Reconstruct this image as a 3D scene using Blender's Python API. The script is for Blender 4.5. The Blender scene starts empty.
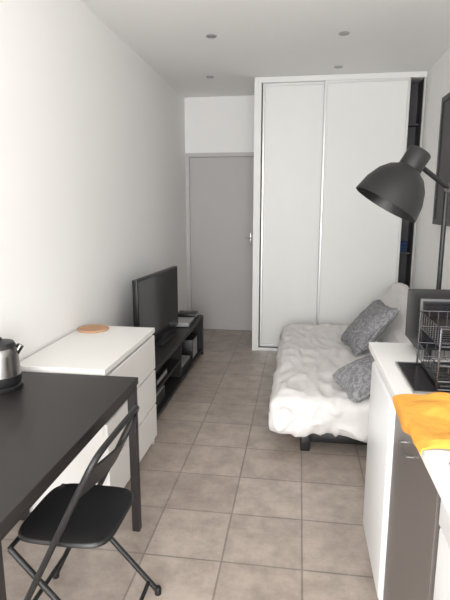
import bpy, bmesh, math, random
from mathutils import Vector, Matrix, noise
random.seed(4)
S=bpy.context.scene
COL=S.collection
H=1.47

def lin(c):
    r=[]
    for v in c:
        v/=255
        r.append(v/12.92 if v<=0.04045 else ((v+.055)/1.055)**2.4)
    return (*r,1)

def mat(name,c,rough=.6,metal=0,var=.04,scale=8,bump=0,bscale=40,coat=0,spec=.5):
    m=bpy.data.materials.new(name); m.use_nodes=True
    nt=m.node_tree; b=nt.nodes['Principled BSDF']
    b.inputs['Roughness'].default_value=rough; b.inputs['Metallic'].default_value=metal
    b.inputs['Coat Weight'].default_value=coat
    b.inputs['Specular IOR Level'].default_value=spec
    tc=nt.nodes.new('ShaderNodeTexCoord')
    n=nt.nodes.new('ShaderNodeTexNoise'); n.inputs['Scale'].default_value=scale; n.inputs['Detail'].default_value=4
    nt.links.new(tc.outputs['Object'],n.inputs['Vector'])
    mx=nt.nodes.new('ShaderNodeMix'); mx.data_type='RGBA'
    L=lin(c)
    mx.inputs[6].default_value=tuple(v*(1-var) for v in L[:3])+(1,)
    mx.inputs[7].default_value=tuple(min(1,v*(1+var)) for v in L[:3])+(1,)
    nt.links.new(n.outputs['Fac'],mx.inputs[0])
    nt.links.new(mx.outputs[2],b.inputs['Base Color'])
    if bump:
        n2=nt.nodes.new('ShaderNodeTexNoise'); n2.inputs['Scale'].default_value=bscale; n2.inputs['Detail'].default_value=5
        nt.links.new(tc.outputs['Object'],n2.inputs['Vector'])
        bp=nt.nodes.new('ShaderNodeBump'); bp.inputs['Strength'].default_value=bump; bp.inputs['Distance'].default_value=.02
        nt.links.new(n2.outputs['Fac'],bp.inputs['Height']); nt.links.new(bp.outputs['Normal'],b.inputs['Normal'])
    return m

M_wall=mat('wall_paint',(240,239,237),.85,var=.01,scale=1.5,bump=.03,bscale=120)
M_ceil=mat('ceiling_paint',(238,237,235),.9,var=.01,scale=1.5)
M_ward=mat('wardrobe_white',(228,228,225),.5,var=.01,bump=.03,bscale=200)
M_alu=mat('wardrobe_frame',(212,212,211),.35,metal=.3,var=.01)
M_door=mat('door_grey',(180,177,176),.55,var=.01)
M_trim=mat('trim_grey',(190,188,186),.55,var=.01)
M_white=mat('lacquer_white',(235,233,229),.4,var=.01)
M_gap=mat('shadow_gap',(60,58,56),.8)  # dark tone stands in for shade in drawer gaps and sink; also seal, plinths
M_black=mat('black_wood',(33,29,29),.45,var=.12,scale=30)
M_bmetal=mat('black_metal',(22,22,23),.45,var=.05)
M_bplast=mat('black_plastic',(22,22,24),.4,var=.05)
M_screen=mat('tv_screen',(16,17,20),.15,var=.03)
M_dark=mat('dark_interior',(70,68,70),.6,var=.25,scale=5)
M_steel=mat('steel',(180,178,176),.28,metal=1,var=.03)
M_kettle=mat('kettle_steel',(128,126,124),.25,metal=1,var=.03)
M_chrome=mat('chrome',(95,95,98),.25,metal=1,var=.02)
M_cover=mat('white_cover',(226,223,221),.95,var=.02,bump=.8,bscale=6)
M_taupe=mat('dark_front',(94,88,85),.3,var=.03)
M_counter=mat('white_worktop',(230,229,227),.35,var=.02,scale=20)
M_fridge=mat('fridge_white',(236,237,238),.3,var=.01)
M_cork=mat('cork',(186,146,116),.9,var=.15,scale=60,bump=.2,bscale=90)
M_orange=mat('orange_cloth',(214,152,60),.95,var=.1,scale=10,bump=.4,bscale=25)
M_grey=mat('grey_plastic',(150,150,152),.4)
M_blue=mat('blue_fabric',(44,66,100),.9)
M_brown=mat('brown_fabric',(90,78,70),.9)
M_glass=mat('hob_glass',(30,29,31),.2,var=.05)

def cushmat():
    m=mat('cushion_pattern',(140,140,144),.95,var=.05)
    nt=m.node_tree; b=nt.nodes['Principled BSDF']
    tc=nt.nodes.new('ShaderNodeTexCoord')
    w=nt.nodes.new('ShaderNodeTexNoise'); w.inputs['Scale'].default_value=22; w.inputs['Detail'].default_value=3; w.inputs['Distortion'].default_value=2.5
    nt.links.new(tc.outputs['Object'],w.inputs['Vector'])
    r=nt.nodes.new('ShaderNodeValToRGB')
    e=r.color_ramp.elements
    e[0].position=.40; e[0].color=lin((122,121,125)); e[1].position=.62; e[1].color=lin((160,159,162))
    nt.links.new(w.outputs['Fac'],r.inputs['Fac']); nt.links.new(r.outputs['Color'],b.inputs['Base Color'])
    return m
M_cush=cushmat()

def tilemat():
    m=bpy.data.materials.new('floor_tiles'); m.use_nodes=True
    nt=m.node_tree; b=nt.nodes['Principled BSDF']
    tc=nt.nodes.new('ShaderNodeTexCoord'); mp=nt.nodes.new('ShaderNodeMapping')
    mp.inputs['Location'].default_value=(-.049,-1.834,0)
    br=nt.nodes.new('ShaderNodeTexBrick'); br.offset=0; br.squash=1
    br.inputs['Scale'].default_value=1; br.inputs['Brick Width'].default_value=.335; br.inputs['Row Height'].default_value=.335
    br.inputs['Mortar Size'].default_value=.0045; br.inputs['Mortar Smooth'].default_value=.2; br.inputs['Bias'].default_value=0
    br.inputs['Color1'].default_value=lin((186,173,162)); br.inputs['Color2'].default_value=lin((172,159,149)); br.inputs['Mortar'].default_value=lin((146,136,128))
    nt.links.new(tc.outputs['Object'],mp.inputs['Vector']); nt.links.new(mp.outputs['Vector'],br.inputs['Vector'])
    n=nt.nodes.new('ShaderNodeTexNoise'); n.inputs['Scale'].default_value=7; n.inputs['Detail'].default_value=9; n.inputs['Roughness'].default_value=.75
    nt.links.new(tc.outputs['Object'],n.inputs['Vector'])
    r=nt.nodes.new('ShaderNodeValToRGB'); e=r.color_ramp.elements
    e[0].position=.36;e[0].color=(.68,.67,.66,1);e[1].position=.62;e[1].color=(1.0,1.0,1.0,1)
    nt.links.new(n.outputs['Fac'],r.inputs['Fac'])
    mx=nt.nodes.new('ShaderNodeMix'); mx.data_type='RGBA'; mx.blend_type='MULTIPLY'; mx.inputs[0].default_value=1
    nt.links.new(br.outputs['Color'],mx.inputs[6]); nt.links.new(r.outputs['Color'],mx.inputs[7])
    nt.links.new(mx.outputs[2],b.inputs['Base Color'])
    b.inputs['Roughness'].default_value=.34
    bp=nt.nodes.new('ShaderNodeBump'); bp.inputs['Strength'].default_value=.5; bp.inputs['Distance'].default_value=.004; bp.invert=True
    nt.links.new(br.outputs['Fac'],bp.inputs['Height']); nt.links.new(bp.outputs['Normal'],b.inputs['Normal'])
    return m
M_tile=tilemat()

class MB:
    def __init__(s): s.bm=bmesh.new()
    def box(s,x0,x1,y0,y1,z0,z1,bev=0,seg=2,mtx=None):
        t=bmesh.new(); bmesh.ops.create_cube(t,size=1)
        for v in t.verts:
            v.co=Vector(((x0+x1)/2+v.co.x*(x1-x0),(y0+y1)/2+v.co.y*(y1-y0),(z0+z1)/2+v.co.z*(z1-z0)))
        if bev: bmesh.ops.bevel(t,geom=t.edges[:],offset=bev,segments=seg,affect='EDGES',profile=.5)
        if mtx: t.transform(mtx)
        s.add(t); return s
    def add(s,t):
        me=bpy.data.meshes.new('tmp'); t.to_mesh(me); t.free(); s.bm.from_mesh(me); bpy.data.meshes.remove(me)
    def tube(s,pts,r,n=10,closed=False):
        pts=[Vector(p) for p in pts]; N=len(pts)
        t=bmesh.new(); rings=[]; prev=None
        for i,p in enumerate(pts):
            if closed: d=(pts[(i+1)%N]-pts[i-1]).normalized()
            elif i==0: d=(pts[1]-p).normalized()
            elif i==N-1: d=(p-pts[i-1]).normalized()
            else: d=((pts[i+1]-p).normalized()+(p-pts[i-1]).normalized()).normalized()
            if prev is None:
                a=Vector((0,0,1)) if abs(d.z)<.9 else Vector((1,0,0))
                u=d.cross(a).normalized()
            else:
                u=(prev-d*prev.dot(d)).normalized()
            prev=u; w=d.cross(u)
            rings.append([t.verts.new(p+r*(math.cos(2*math.pi*k/n)*u+math.sin(2*math.pi*k/n)*w)) for k in range(n)])
        M=N if closed else N-1
        for i in range(M):
            A=rings[i];B=rings[(i+1)%N]
            for k in range(n): t.faces.new((A[k],A[(k+1)%n],B[(k+1)%n],B[k]))
        if not closed:
            t.faces.new(rings[0][::-1]); t.faces.new(rings[-1])
        s.add(t); return s
    def lathe(s,prof,o=(0,0,0),axis=(0,0,1),n=40):
        o=Vector(o); q=Vector((0,0,1)).rotation_difference(Vector(axis).normalized())
        t=bmesh.new(); rings=[]
        for r,z in prof:
            if r<1e-5: rings.append([t.verts.new(o+q@Vector((0,0,z)))])
            else: rings.append([t.verts.new(o+q@Vector((r*math.cos(2*math.pi*k/n),r*math.sin(2*math.pi*k/n),z))) for k in range(n)])
        for A,B in zip(rings,rings[1:]):
            for k in range(n):
                f=[A[k%len(A)],A[(k+1)%n%len(A)],B[(k+1)%n%len(B)],B[k%len(B)]]
                g=[]
                for v in f:
                    if v not in g: g.append(v)
                if len(g)>2:
                    try: t.faces.new(g)
                    except ValueError: pass
        s.add(t); return s
    def soft(s,c,size,r,n=24,amp=0,fs=3,mtx=None,puff=0,seed=0,fn=None,ridge=.6):
        t=bmesh.new(); bmesh.ops.create_cube(t,size=2)
        bmesh.ops.subdivide_edges(t,edges=t.edges[:],cuts=n,use_grid_fill=True)
        h=Vector(size)/2
        for v in t.verts:
            p=Vector([math.copysign(math.sin(abs(a)*math.pi/2),a) for a in v.co])
            q=Vector((p.x*h.x,p.y*h.y,p.z*h.z))
            inn=Vector([max(-(h[i]-r),min(h[i]-r,q[i])) for i in range(3)])
            d=q-inn
            nrm=d.normalized() if d.length>1e-6 else Vector((0,0,0))
            if d.length>1e-6: q=inn+nrm*r
            if puff:
                e=(1-p.x**2)*(1-p.y**2)
                q.z=q.z*(.18+.82*max(0,e)**.45)*(1)
                k=1-.09*(1-p.x**2 if abs(p.y)>abs(p.x) else 1-p.y**2)
                q.x*=k;q.y*=k
            if amp:
                sd=Vector((seed,0,0))
                q+=noise.noise_vector(q*fs+sd)*amp
                rr=1-abs(noise.noise(Vector((q.x*6,q.y*2.2,q.z*4))*fs*.7+sd*3))*4
                q+=nrm*max(0,rr)*amp*ridge
                rr=1-abs(noise.noise(q*fs*1.9+sd*2))*3
                q+=nrm*max(0,rr)*amp*ridge*.6
            if fn: q=fn(q,h)
            v.co=q+Vector(c) if not mtx else q
        if mtx: t.transform(mtx)
        s.add(t); return s
    def done(s,name,m,parent=None,smooth=False,angle=40,sub=0):
        bm=s.bm
        bmesh.ops.recalc_face_normals(bm,faces=bm.faces[:])
        off=parent.location.copy() if parent else Vector((0,0,0))
        if parent:
            p=parent.parent
            while p: off=off+p.location; p=p.parent
        bmesh.ops.translate(bm,verts=bm.verts[:],vec=-off)
        me=bpy.data.meshes.new(name); bm.to_mesh(me); bm.free()
        me.materials.append(m)
        if smooth:
            for p in me.polygons: p.use_smooth=True
            me.set_sharp_from_angle(angle=math.radians(angle))
        o=bpy.data.objects.new(name,me); COL.objects.link(o)
        if parent: o.parent=parent
        return o

def thing(name,label,cat,loc,group=None):
    e=bpy.data.objects.new(name,None); e.location=loc; e.empty_display_size=.05; COL.objects.link(e)
    e['label']=label; e['category']=cat
    if group: e['group']=group
    return e
def tag(o,label,cat,group=None):
    o['label']=label;o['category']=cat
    if group:o['group']=group
    return o
def struct(o): o['kind']='structure'; return o
def origin(o,loc):
    loc=Vector(loc); o.data.transform(Matrix.Translation(-loc)); o.location=loc; return o
def arc_corner(a,b,c,r,n=6):
    a,b,c=Vector(a),Vector(b),Vector(c)
    u=(a-b).normalized();w=(c-b).normalized()
    p0=b+u*r;p1=b+w*r
    return [ (p0*(1-t)**2+b*2*t*(1-t)+p1*t**2) for t in [i/n for i in range(n+1)]]

# ---------------- ROOM
XL,XR,YB,YF,ZC=-1.30,1.09,5.74,-1.6,2.64
WY=4.95
struct(MB().box(XL-.1,XR+.1,YF-.1,YB+.1,-.1,0).done('floor',M_tile))
struct(MB().box(XL-.1,XR+.1,YF-.1,YB+.1,ZC,ZC+.1).done('ceiling',M_ceil))
struct(MB().box(XL-.1,XL,YF-.1,YB+.1,0,ZC).done('wall_left',M_wall))
struct(MB().box(XR,XR+.1,YF-.1,YB+.1,0,ZC).done('wall_right',M_wall))
struct(MB().box(XL,-.43,YB,YB+.1,2.04,ZC).box(-.43,XR,YB,YB+.1,0,ZC).done('wall_back',M_wall))
w=MB(); wx0,wx1,wz0,wz1=-1.15,.95,.15,2.4
w.box(XL,wx0,YF-.1,YF,0,ZC).box(wx1,XR,YF-.1,YF,0,ZC).box(wx0,wx1,YF-.1,YF,0,wz0).box(wx0,wx1,YF-.1,YF,wz1,ZC)
struct(w.done('wall_front',M_wall))
w=MB()
for x in (wx0,(wx0+wx1)/2-.03,wx1-.06): w.box(x,x+.06,YF-.09,YF-.03,wz0,wz1,.004)
for z in (wz0,wz1-.06): w.box(wx0,wx1,YF-.09,YF-.03,z,z+.06,.004)
struct(w.done('window_1',M_white))
# door
d=struct(MB().box(XL+.045,-.47,YB+.01,YB+.05,.005,2.0,.002).done('door_1',M_door))
h=MB().box(-.56,-.54,YB-.002,YB+.012,1.02,1.16,.003).tube([(-.55,YB-.002,1.10),(-.55,YB-.04,1.10),(-.56,YB-.045,1.10),(-.615,YB-.045,1.10)],.007)
h.done('door_handle',M_steel,d,True)
struct(MB().box(XL+.001,XL+.045,YB-.012,YB+.06,0,2.045).box(-.47,-.451,YB-.012,YB+.06,0,2.045).box(XL+.045,-.47,YB-.012,YB+.06,2.002,2.045).done('trim_1',M_trim))
struct(MB().box(XL,XL+.012,YF,YB-.012,0,.07,.003).done('baseboard_left',M_trim))
struct(MB().box(XR-.012,XR,YF,WY,0,.07,.003).done('baseboard_right',M_trim))

# ---------------- WARDROBE
wd=thing('wardrobe','tall white built-in wardrobe with sliding doors up to the ceiling','wardrobe',(.33,5.3,0))
wl=-.45; dl=-.385; dm=.195; dr=.955
b=MB().box(wl,dl,WY,YB-.002,0,ZC-.002).box(dl,XR-.002,YB-.04,YB-.002,0,ZC-.002)
b.box(dl,XR-.002,WY+.02,YB-.04,0,.03).box(dl,XR-.002,WY-.0,WY+.1,ZC-.05,ZC-.002)
b.done('body',M_ward,wd)
def sdoor(x0,x1,y):
    o=MB().box(x0+.02,x1-.02,y+.012,y+.024,.05,ZC-.07).done('sliding_door',M_ward,wd)
    MB().box(x0,x0+.024,y,y+.03,.032,ZC-.05,.005).box(x1-.024,x1,y,y+.03,.032,ZC-.05,.005).box(x0+.02,x1-.02,y,y+.03,.032,.065).box(x0+.02,x1-.02,y,y+.03,ZC-.072,ZC-.05).done('door_frame',M_alu,o)
sdoor(dl+.008,dm+.02,WY+.05)
sdoor(dm,dr,WY+.01)
MB().box(dl,XR-.002,WY-.002,WY+.09,0,.03,.002).done('rail',M_alu,wd)
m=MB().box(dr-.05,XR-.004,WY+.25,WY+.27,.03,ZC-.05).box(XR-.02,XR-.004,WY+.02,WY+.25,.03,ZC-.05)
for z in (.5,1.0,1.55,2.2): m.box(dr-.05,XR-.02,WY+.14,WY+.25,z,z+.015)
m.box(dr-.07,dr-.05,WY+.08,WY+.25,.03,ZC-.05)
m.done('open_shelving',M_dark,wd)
MB().box(XR-.022,XR-.003,WY-.0,WY+.03,.03,ZC-.05,.002).done('side_trim',M_trim,wd)
def folded(x,y,z,w,dp,layers,mt,lab):
    q=MB()
    for i in range(layers): q.soft((x+random.uniform(-.004,.004),y,z+.018+i*.034),(w,dp,.036),.015,8,.003,8)
    o=q.done('folded_clothes',mt,None,True); origin(o,(x,y,z)); tag(o,lab,'clothes')
folded(.985,WY+.19,1.018,.13,.09,3,M_blue,'stack of folded blue clothes on a wardrobe shelf')
folded(.985,WY+.19,1.568,.13,.09,4,M_brown,'stack of folded brown clothes on a wardrobe shelf')

# ---------------- DOWNLIGHTS
for x,y in ((-.65,3.75),(.27,3.83),(-.86,4.88),(.295,4.70)):
    l=thing('downlight','small round chrome recessed ceiling spotlight, switched off','ceiling light',(x,y,ZC),'recessed ceiling spotlights')
    MB().lathe([(.028,-.001),(.028,-.006),(.038,-.006),(.038,-.001)],(x,y,ZC),n=28).done('trim_ring',M_steel,l,True)
    MB().lathe([(0,-.002),(.028,-.002)],(x,y,ZC),n=28).done('lamp_glass',M_grey,l)

# ---------------- DRESSER
dx0,dx1,dy0,dy1,dh=XL+.015,-.845,2.04,2.83,.745
dr_=thing('dresser','white lacquered chest of three drawers against the wall','dresser',((dx0+dx1)/2,(dy0+dy1)/2,0))
b=MB().box(dx0,dx1-.02,dy0,dy0+.025,0,dh-.03,.001).box(dx0,dx1-.02,dy1-.025,dy1,0,dh-.03,.001).box(dx0,dx0+.01,dy0+.025,dy1-.025,.0,dh-.03)
b.box(dx0,dx1-.045,dy0+.025,dy1-.025,.0,.06)
b.done('body',M_white,dr_)
MB().box(dx0-.002,dx1,dy0-.003,dy1+.003,dh-.03,dh,.003).done('top',M_white,dr_)
for i in range(3):
    z0=.055+i*.219
    o=MB().box(dx1-.02,dx1-.001,dy0+.002,dy1-.002,z0,z0+.207,.003).done('drawer',M_white,dr_)
    MB().box(dx1-.034,dx1-.0215,dy0+.028,dy1-.028,z0+.201,z0+.218).done('drawer_gap_shade',M_gap,o)  # dark strip behind the slit between drawers, shade put into its colour
MB().box(dx0+.02,dx1-.036,dy0+.03,dy1-.03,.065,dh-.035).done('inner_box',M_gap,dr_)
o=MB().lathe([(0,0),(.088,0),(.091,.003),(.091,.009),(.088,.012),(0,.012)],(-1.19,2.73,dh+.0005),n=48).done('trivet',M_cork,None,True)
origin(o,(-1.19,2.73,dh)); tag(o,'round tan cork trivet lying on the white dresser','trivet')

# ---------------- TV STAND
sx0,sx1,sy0,sy1,sh=XL+.015,-.92,3.02,4.76,.40
ts=thing('tv_stand','long low black wooden media bench with open shelf','tv stand',((sx0+sx1)/2,(sy0+sy1)/2,0))
MB().box(sx0,sx1,sy0,sy1,sh-.035,sh,.003).done('top',M_black,ts)
ym=(sy0+sy1)/2
b=MB().box(sx0,sx1,sy0,sy0+.03,0,sh-.035).box(sx0,sx1,sy1-.03,sy1,0,sh-.035).box(sx0,sx1-.02,ym-.015,ym+.015,.06,sh-.035)
b.box(sx0,sx0+.01,sy0+.03,sy1-.03,.03,sh-.035)
b.done('body',M_black,ts)
MB().box(sx0,sx1-.005,sy0+.03,sy1-.03,.03,.055).done('bottom_shelf',M_black,ts)
MB().box(sx0,sx1-.02,sy0+.03,ym-.015,.2,.22).done('shelf',M_black,ts)
# TV
tvm=Matrix.Translation((-1.095,3.78,0))@Matrix.Rotation(math.radians(-5),4,'Z')
tv=thing('television','flat black television on the media bench, switched off','television',(-1.095,3.78,sh))
MB().box(-.022,.018,-.44,.44,.43,.95,.006,mtx=tvm).box(-.05,-.02,-.25,.25,.5,.8,.01,mtx=tvm).done('housing',M_bplast,tv,True)
MB().box(.0178,.0195,-.424,.424,.448,.935,mtx=tvm).done('screen',M_screen,tv)
MB().box(-.11,.09,-.17,.17,sh+.001,sh+.013,.004,mtx=tvm).box(-.02,.01,-.05,.05,sh+.01,.45,.004,mtx=tvm).done('stand',M_bplast,tv,True)
def devbox(name,x0,x1,y0,y1,z0,z1,m,lab,cat):
    e=thing(name,lab,cat,((x0+x1)/2,(y0+y1)/2,z0))
    MB().box(x0,x1,y0,y1,z0+.004,z1,.005).done('casing',m,e,True)
    MB().box(x1-.001,x1+.0015,y0+.02,y1-.02,z0+.012,z1-.01).done('front_panel',M_bplast if m!=M_bplast else M_grey,e)
    for a in (x0+.02,x1-.02):
        for c in (y0+.02,y1-.02): MB().lathe([(0,0),(.008,0),(.008,.005),(0,.005)],(a,c,z0),n=12).done('foot',M_bplast,e)
devbox('set_top_box',-1.16,-.945,4.22,4.46,sh+.001,sh+.04,M_grey,'flat silver set-top box on the media bench','set-top box')
devbox('router',-1.14,-.96,4.55,4.71,sh+.001,sh+.05,M_bplast,'small black router on the end of the media bench','router')
devbox('game_console',-1.2,-.955,3.2,3.5,.221,.27,M_bplast,'black game console on the bench shelf','game console')
devbox('disc_player',-1.2,-.955,3.95,4.3,.056,.12,M_grey,'grey disc player on the bench lower shelf','disc player')
devbox('speaker',-1.2,-.95,4.38,4.60,.056,.24,M_bplast,'black speaker box on the bench lower shelf','speaker')
devbox('storage_box',-1.2,-.965,3.15,3.45,.056,.15,M_grey,'grey storage box on the bench lower shelf','box')

# ---------------- TABLE
tx0,tx1,ty0,ty1,th=XL+.02,-.68,.94,2.01,.73
tb=thing('dining_table','black-brown rectangular table beside the white dresser','table',((tx0+tx1)/2,(ty0+ty1)/2,0))
MB().box(tx0,tx1,ty0,ty1,th-.03,th,.003).done('tabletop',M_black,tb)
MB().box(tx0+.03,tx1-.014,ty0+.014,ty0+.03,th-.06,th-.03).box(tx0+.03,tx1-.014,ty1-.03,ty1-.014,th-.06,th-.03).box(tx1-.03,tx1-.014,ty0+.03,ty1-.03,th-.06,th-.03).box(tx0+.03,tx0+.045,ty0+.03,ty1-.03,th-.06,th-.03).done('apron',M_black,tb)
for x in (tx0+.005,tx1-.04):
    for y in (ty0+.005,ty1-.04):
        MB().box(x,x+.035,y,y+.035,0,th-.03,.003).done('leg',M_black,tb)
# kettle
kx,ky=-1.19,1.80
k=thing('kettle','stainless steel electric kettle with black lid and handle on the table','kettle',(kx,ky,th))
z=th+.001
MB().lathe([(0,0),(.078,0),(.08,.004),(.08,.018),(.07,.024),(0,.024)],(kx,ky,z)).done('base',M_bplast,k,True)
MB().lathe([(0,.024),(.074,.025),(.077,.04),(.077,.06),(0,.06)],(kx,ky,z)).done('lower_band',M_bplast,k,True)
MB().lathe([(0,.06),(.076,.061),(.075,.07),(.070,.14),(.066,.17),(.062,.176),(0,.176)],(kx,ky,z)).done('body',M_kettle,k,True)
MB().lathe([(0,.212),(.012,.212),(.014,.204),(.03,.2),(.056,.194),(.066,.176),(0,.176)],(kx,ky,z)).done('lid',M_bplast,k,True)
hp=lambda r,zz:(kx-r*.35,ky-r*.9,z+zz)
MB().tube([hp(.06,.185)]+arc_corner(hp(.06,.185),hp(.13,.19),hp(.115,.05),.04)+[hp(.112,.06),hp(.074,.045)],.010,12).done('handle',M_bplast,k,True)
MB().tube([(kx+.05,ky+.03,z+.14),(kx+.07,ky+.042,z+.175)],.014,12).done('spout',M_kettle,k,True)
# phone
o=MB().box(-1.07,-.995,1.17,1.32,th+.0005,th+.009,.003).done('phone',M_bplast,None,True); origin(o,(-1.03,1.25,th)); tag(o,'small black phone lying on the table','phone')
MB().box(-1.065,-1.0,1.178,1.312,th+.009,th+.0095).done('phone_screen',M_screen,o)

# ---------------- FOLDING CHAIR
cy0,cy1=1.24,1.65
ch=thing('folding_chair','black metal folding chair pulled up to the table','chair',(-.70,1.44,0))
top=Vector((-.555,0,.765)); foot=Vector((-.93,0,.012))
def P(v,y): return (v.x,y,v.z)
pts=[P(foot,cy0)]+[P(foot.lerp(top,.5),cy0)]+arc_corner(P(foot.lerp(top,.6),cy0),P(top,cy0),P(top,cy1),.07,8)+arc_corner(P(top,cy0),P(top,cy1),P(foot.lerp(top,.6),cy1),.07,8)+[P(foot.lerp(top,.5),cy1),P(foot,cy1)]
MB().tube(pts,.010,12).done('frame',M_bmetal,ch,True)
MB().tube([P(foot.lerp(top,.13),cy0),P(foot.lerp(top,.13),cy1)],.008).done('crossbar',M_bmetal,ch,True)
for y in (cy0+.025,cy1-.025):
    MB().tube([(-.86,y,.425),(-.50,y,.012)],.010,12).done('leg',M_bmetal,ch,True)
MB().tube([(-.535,cy0+.025,.05),(-.535,cy1-.025,.05)],.008).done('crossbar',M_bmetal,ch,True)
MB().tube([(-.86,cy0+.025,.425),(-.86,cy1-.025,.425)],.008).done('crossbar',M_bmetal,ch,True)
for p in ((-.93,cy0),(-.93,cy1),(-.50,cy0+.025),(-.50,cy1-.025)):
    MB().lathe([(0,0),(.013,0),(.014,.02),(.011,.03),(0,.03)],(p[0],p[1],0),n=14).done('foot_cap',M_bplast,ch,True)
sb=bmesh.new()
n=60
def seatpt(t,k,z):
    c,s_=math.cos(t),math.sin(t); e=.42
    return (-.715+.16*k*math.copysign(abs(c)**e,c), 1.447+.165*k*math.copysign(abs(s_)**e,s_), z)
prof=[(1.0,.436),(1.0,.445),(.97,.450),(.85,.446),(.5,.442)]
rings=[[sb.verts.new(seatpt(2*math.pi*(i+.5)/n,kk,zz)) for i in range(n)] for kk,zz in prof]
for A,B in zip(rings,rings[1:]):
    for i in range(n): sb.faces.new((A[i],A[(i+1)%n],B[(i+1)%n],B[i]))
sb.faces.new(rings[-1]); sb.faces.new(rings[0][::-1])
q=MB(); q.add(sb); q.done('seat',M_bplast,ch,True,50)
sb=bmesh.new(); G=[]
for i in range(17):
    u=i/16; y=cy0+.010+(cy1-cy0-.02)*u; bow=.03*math.sin(math.pi*u)
    row=[]
    for j in range(5):
        f_=.82+.13*j/4
        c=foot.lerp(top,f_); row.append((c.x+bow,y,c.z))
    G.append(row)
V1=[[sb.verts.new(p) for p in r] for r in G]; V2=[[sb.verts.new((p[0]+.006,p[1],p[2]-.003)) for p in r] for r in G]
for i in range(16):
    for j in range(4):
        sb.faces.new((V1[i][j],V1[i+1][j],V1[i+1][j+1],V1[i][j+1])); sb.faces.new((V2[i][j],V2[i][j+1],V2[i+1][j+1],V2[i+1][j]))
for i in range(16):
    for j in (0,4): sb.faces.new((V1[i][j],V1[i+1][j],V2[i+1][j],V2[i][j]))
for i in (0,16):
    for j in range(4): sb.faces.new((V1[i][j],V1[i][j+1],V2[i][j+1],V2[i][j]))
q=MB(); q.add(sb); q.done('backrest',M_bplast,ch,True,50)

# ---------------- SOFA BED
s0,s1=2.78,4.74
so=thing('sofa_bed','low sofa bed with wrinkled white cover along the wall','sofa',(.4,3.8,0))
def drape(q,h):
    if q.z<0:
        k=min(1,-q.z/h.z)
        e=max(0,(-q.y-(h.y-.12))/.12) if q.y<0 else 0
        q.z-=k*(.035*e+.014*math.sin(q.y*7+q.x*9))
        q.x+=math.copysign(.016*k*math.sin(q.y*13),q.x)
        q.y+=(-.02*e*k*math.sin(q.x*17))
    else:
        q.z-=.012*(1-min(1,abs(q.x)/h.x)**2)
        if q.x<0: q.z-=.03*(q.x/h.x)**4
        if q.y<0: q.z-=.01*(q.y/h.y)**8
        else: q.z-=.025*(q.y/h.y)
    return q
MB().soft((.30,(s0+s1)/2,.26),(.87,s1-s0,.235),.06,72,.014,3.0,fn=drape,ridge=1.0).done('seat_mattress',M_cover,so,True,80)
bm_=Matrix.Translation((.79,(s0+s1)/2+.0,.525))@Matrix.Rotation(math.radians(-56),4,'Y')
MB().soft((0,0,0),(.56,s1-s0-.02,.11),.05,66,.013,3.0,mtx=bm_,seed=5,ridge=.9).done('backrest_mattress',M_cover,so,True,80)
q=MB().box(.04,.72,s0+.08,s0+.12,.09,.17,.004).box(.04,.72,s1-.1,s1-.06,.09,.17,.004).box(.04,.08,s0+.08,s1-.06,.09,.17,.004).box(.68,.72,s0+.08,s1-.06,.09,.17,.004)
q.done('frame',M_bmetal,so)
for x in (.04,.62):
    for y in (s0+.07,s1-.11):
        MB().box(x,x+.06,y,y+.05,0,.10,.008).done('leg',M_bmetal,so,True)
MB().box(.10,.55,s0+.07,s0+.10,.065,.13,.006).done('front_bar',M_bmetal,so,True)
def cushion(c,s,rx,ry,rz,lab,seed):
    m=Matrix.Translation(c)@Matrix.Rotation(math.radians(rz),4,'Z')@Matrix.Rotation(math.radians(ry),4,'Y')@Matrix.Rotation(math.radians(rx),4,'X')
    o=MB().soft((0,0,0),(s,s,.15),.05,22,.012,5,puff=1,seed=seed,ridge=.3).done('cushion',M_cush,None,True,80)
    o.matrix_world=m
    tag(o,lab,'cushion','grey patterned cushions on the sofa')
cushion((.545,3.86,.555),.46,0,-48,10,'grey patterned cushion leaning on the sofa backrest',1)
cushion((.41,2.95,.455),.31,12,-26,20,'smaller grey patterned cushion lying on the sofa seat',9)

# ---------------- FLOOR LAMP
lx,ly=.655,2.44
lp=thing('floor_lamp','tall matt black floor lamp with large dome shade beside the sofa','lamp',(lx,ly,0))
MB().lathe([(0,0),(.14,0),(.142,.004),(.14,.018),(.02,.024),(0,.024)],(lx,ly,0)).done('base',M_bmetal,lp,True)
MB().tube([(lx,ly,.02),(lx,ly,1.565)],.011,16).done('pole',M_bmetal,lp,True)
cap=Vector((.510,2.34,1.70)); rim=Vector((.372,2.325,1.47)); ax=(rim-cap).normalized()
MB().tube([(lx,ly-.02,1.545),cap+ax*.05],.011,12).lathe([(0,-.03),(.02,-.03),(.02,.02),(0,.02)],(lx,ly,1.545),(0,1,0),n=20).done('arm',M_bmetal,lp,True)
MB().lathe([(0,-.0),(.045,-.0),(.05,.004),(.052,.010),(.052,.085),(.056,.09),(.085,.108),(.115,.145),(.138,.2),(.150,.268),(.147,.268),(.134,.2),(.11,.148),(.082,.114),(.05,.1),(0,.1)],cap,ax,48).done('lamp_shade',M_bmetal,lp,True,28)
MB().lathe([(0,.1),(.018,.1),(.02,.13),(.027,.155),(.027,.17),(.018,.188),(0,.194)],cap,ax,20).done('bulb',M_white,lp,True)

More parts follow.
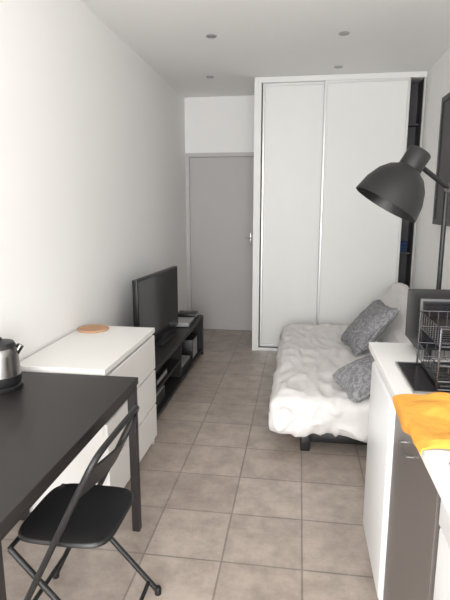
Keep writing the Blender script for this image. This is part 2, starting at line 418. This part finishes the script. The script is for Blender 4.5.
# ---------------- KITCHEN
ZT=.90; YE=2.12
wt=MB().box(.305,XR-.002,.40,YE,ZT-.03,ZT,.004).done('worktop',M_counter,None); origin(wt,(.7,1.3,ZT-.03)); tag(wt,'long white kitchen worktop along the wall','worktop')
FX=.325
fr=thing('mini_fridge','white under-counter mini fridge with rounded door','fridge',(.65,1.82,0))
MB().box(FX+.05,.95,1.615,YE-.045,.03,ZT-.06,.006).done('body',M_fridge,fr,True)
fd=MB().box(FX-.012,FX+.036,1.615,YE-.045,.07,ZT-.065,.018,4).done('door',M_fridge,fr,True)
MB().box(FX+.034,FX+.052,1.63,YE-.06,.085,ZT-.08).done('door_seal',M_gap,fr)
MB().box(FX+.06,.9,1.63,YE-.08,.0,.03).done('plinth',M_gap,fr)
cb=thing('base_cabinet','glossy dark grey kitchen base cabinet under the worktop','cabinet',(.65,1.33,0))
MB().box(FX+.02,XR-.02,1.085,1.592,.10,ZT-.031).box(FX+.06,XR-.02,1.085,1.592,0,.1).done('body',M_taupe,cb)
cd=MB().box(FX,FX+.019,1.088,1.590,.11,ZT-.045,.002).done('door',M_taupe,cb)
MB().tube([(FX,1.42,.79),(FX-.018,1.42,.79),(FX-.018,1.33,.79),(FX,1.33,.79)],.004).done('handle',M_steel,cd,True)
dw=thing('dishwasher','white front-loading appliance under the worktop','dishwasher',(.65,.77,0))
MB().box(FX+.03,XR-.06,.48,1.07,.05,ZT-.04,.004).done('body',M_fridge,dw)
MB().box(FX+.004,FX+.03,.48,1.07,.12,.76,.006).done('door',M_fridge,dw,True)
MB().box(FX+.002,FX+.03,.48,1.07,.765,ZT-.042,.004).done('control_panel',M_fridge,dw,True)
MB().box(FX+.06,XR-.08,.50,1.05,0,.05).done('plinth',M_gap,dw)
# hob
hb=thing('hob','black glass cooking hob set in the white worktop','hob',(.65,1.65,ZT))
MB().box(.365,.90,1.53,1.82,ZT+.0005,ZT+.008,.002).done('glass_top',M_glass,hb)
MB().box(.360,.905,1.525,1.53,ZT+.0005,ZT+.009).box(.360,.905,1.82,1.825,ZT+.0005,ZT+.009).box(.360,.365,1.53,1.82,ZT+.0005,ZT+.009).done('steel_edge',M_steel,hb)
# dish rack
rk=thing('dish_rack','two-tier dark chrome wire dish rack standing on the hob','dish rack',(.60,1.65,ZT))
x0,x1,y0,y1=.43,.76,1.535,1.80; zb=ZT+.009; RT=.195
q=MB()
for x in (x0,x1):
    q.tube([(x,y0,zb+.004),(x,y0,zb+RT)]+[(x,y1,zb+RT),(x,y1,zb+.004)],.0035,8)
q.tube([(x0,y0,zb+.004),(x1,y0,zb+.004)],.003,8).tube([(x0,y1,zb+.004),(x1,y1,zb+.004)],.003,8)
q.done('frame',M_chrome,rk,True)
def basket(z0,z1,nm):
    q=MB()
    for z in (z0,z1): q.tube([(x0,y0,z),(x1,y0,z),(x1,y1,z),(x0,y1,z)],.0025,6,closed=True)
    for i in range(12):
        x=x0+(x1-x0)*i/11; q.tube([(x,y0,z1),(x,y0,z0),(x,y1,z0),(x,y1,z1)],.0014,6)
    for i in range(10):
        y=y0+(y1-y0)*i/9; q.tube([(x0,y,z1),(x0,y,z0),(x1,y,z0),(x1,y,z1)],.0014,6)
    q.done(nm,M_chrome,rk,True)
basket(zb+.03,zb+.08,'lower_basket'); basket(zb+.14,zb+RT,'upper_basket')
MB().box(x0+.01,x1-.01,y0+.01,y1-.01,zb,zb+.015,.004).done('drip_tray',M_bplast,rk)
# microwave
mw=thing('microwave_oven','black compact microwave oven at the end of the worktop','microwave',(.75,1.97,ZT))
MB().box(.445,.97,1.88,2.10,ZT+.04,ZT+.235,.003).done('casing',M_bplast,mw,True)
MB().box(.455,.84,1.872,1.881,ZT+.05,ZT+.225,.002).done('door',M_screen,mw)
MB().tube([(.82,1.873,ZT+.07),(.82,1.855,ZT+.07),(.82,1.855,ZT+.2),(.82,1.873,ZT+.2)],.005).done('handle',M_steel,mw,True)
MB().box(.85,.96,1.873,1.881,ZT+.05,ZT+.225,.002).done('control_panel',M_bmetal,mw)
for x in (.49,.93):
    for y in (1.90,2.07): MB().lathe([(0,0),(.014,0),(.014,.041),(0,.041)],(x,y,ZT+.0005),n=12).done('foot',M_bplast,mw)
# cloth
NX,NY=70,60
def clothpt(i,j):
    u=i/NX; v_=j/NY
    s_=-.022+u*.40+(.014*math.sin(v_*6+1)+.022*noise.noise(Vector((v_*4,1,3))))*(1-u)
    y=1.13+v_*.355+(.012*math.sin(u*7)+.02*(u-.5)*(1 if v_>.5 else -1)+.025*noise.noise(Vector((u*4,7,3))))*abs(v_-.5)*2
    fold=.022*max(0,math.sin(u*8+v_*5+2*noise.noise(Vector((u*2,v_*2,5)))))**2+.032*max(0,noise.noise(Vector((u*3.5,v_*3.5,2)))+.08)
    if s_<0: x=.2985-.004*max(0,math.sin(v_*14)); zz=ZT+.004+s_
    else: x=.299+s_; zz=ZT+.003+fold*min(1,s_*12)*min(1,(1-abs(v_-.5)*2)*8+.15)
    return Vector((x,y,zz))
t=bmesh.new(); A=[[t.verts.new(clothpt(i,j)) for j in range(NY+1)] for i in range(NX+1)]
B=[[t.verts.new(A[i][j].co+(Vector((-.004,0,.001)) if A[i][j].co.x<.299 else Vector((0,0,.006)))) for j in range(NY+1)] for i in range(NX+1)]
for i in range(NX):
    for j in range(NY):
        t.faces.new((A[i][j],A[i][j+1],A[i+1][j+1],A[i+1][j])); t.faces.new((B[i][j],B[i+1][j],B[i+1][j+1],B[i][j+1]))
for i in range(NX):
    for j in (0,NY): t.faces.new((A[i][j],A[i+1][j],B[i+1][j],B[i][j]))
for j in range(NY):
    for i in (0,NX): t.faces.new((A[i][j],A[i][j+1],B[i][j+1],B[i][j]))
q=MB(); q.add(t); o=q.done('cloth',M_orange,None,True,80); origin(o,(.48,1.3,ZT)); tag(o,'mustard-orange kitchen cloth spread over the worktop edge','cloth')
sk=thing('sink','stainless steel sink inset in the worktop','sink',(.7,.8,ZT))
MB().box(.345,.95,.5,1.095,ZT+.0005,ZT+.004,.001).done('rim',M_steel,sk)
MB().box(.375,.91,.54,1.07,ZT+.004,ZT+.0045).done('basin_shade',M_gap,sk)  # flat dark sheet, shade of the sink bowl put into its colour
o=MB().box(.385,.45,1.02,1.065,ZT+.0045,ZT+.03,.008,3).done('sponge',M_white,None,True); origin(o,(.42,1.045,ZT+.0045)); tag(o,'small white sponge on the sink edge','sponge')

# wall panel
pn=thing('wall_mirror','large black framed panel hanging on the wall','picture frame',(XR-.015,3.7,1.8))
MB().box(XR-.03,XR-.002,3.1,4.28,1.32,1.36).box(XR-.03,XR-.002,3.1,4.28,2.24,2.28).box(XR-.03,XR-.002,3.1,3.14,1.36,2.24).box(XR-.03,XR-.002,4.24,4.28,1.36,2.24).done('frame',M_bmetal,pn)
MB().box(XR-.02,XR-.004,3.14,4.24,1.36,2.24).done('panel',M_dark,pn)

# ---------------- LIGHT
W=bpy.data.worlds.new('world'); S.world=W; W.use_nodes=True
bg=W.node_tree.nodes['Background']; bg.inputs[0].default_value=(.95,.97,1,1); bg.inputs[1].default_value=1.2
L=bpy.data.lights.new('window_daylight','AREA'); L.shape='RECTANGLE'; L.size=2.0; L.size_y=2.1; L.energy=168; L.color=(.99,.99,.99)
lo=bpy.data.objects.new('window_daylight',L); COL.objects.link(lo); lo.location=(-.1,YF+.02,1.3); lo.rotation_euler=(math.radians(90),0,0)

# ---------------- CAMERA
f=500; vx,vy=300,205
phi=math.atan((300-vy)/f); th_=math.atan((vx-225)/f*math.cos(phi))
st,ct,sp,cp=math.sin(th_),math.cos(th_),math.sin(phi),math.cos(phi)
F=Vector((-st*cp,ct*cp,-sp)); R=Vector((ct,st,0)); U=R.cross(F)
cam=bpy.data.cameras.new('camera'); co=bpy.data.objects.new('camera',cam); COL.objects.link(co)
M=Matrix((R,U,-F)).transposed().to_4x4(); M.translation=Vector((0,0,H)); co.matrix_world=M
cam.sensor_fit='VERTICAL'; cam.sensor_height=36; cam.lens=36*f/600; cam.clip_start=.02
S.camera=co
S.view_settings.view_transform='Standard'; S.view_settings.look='None'; S.view_settings.exposure=0
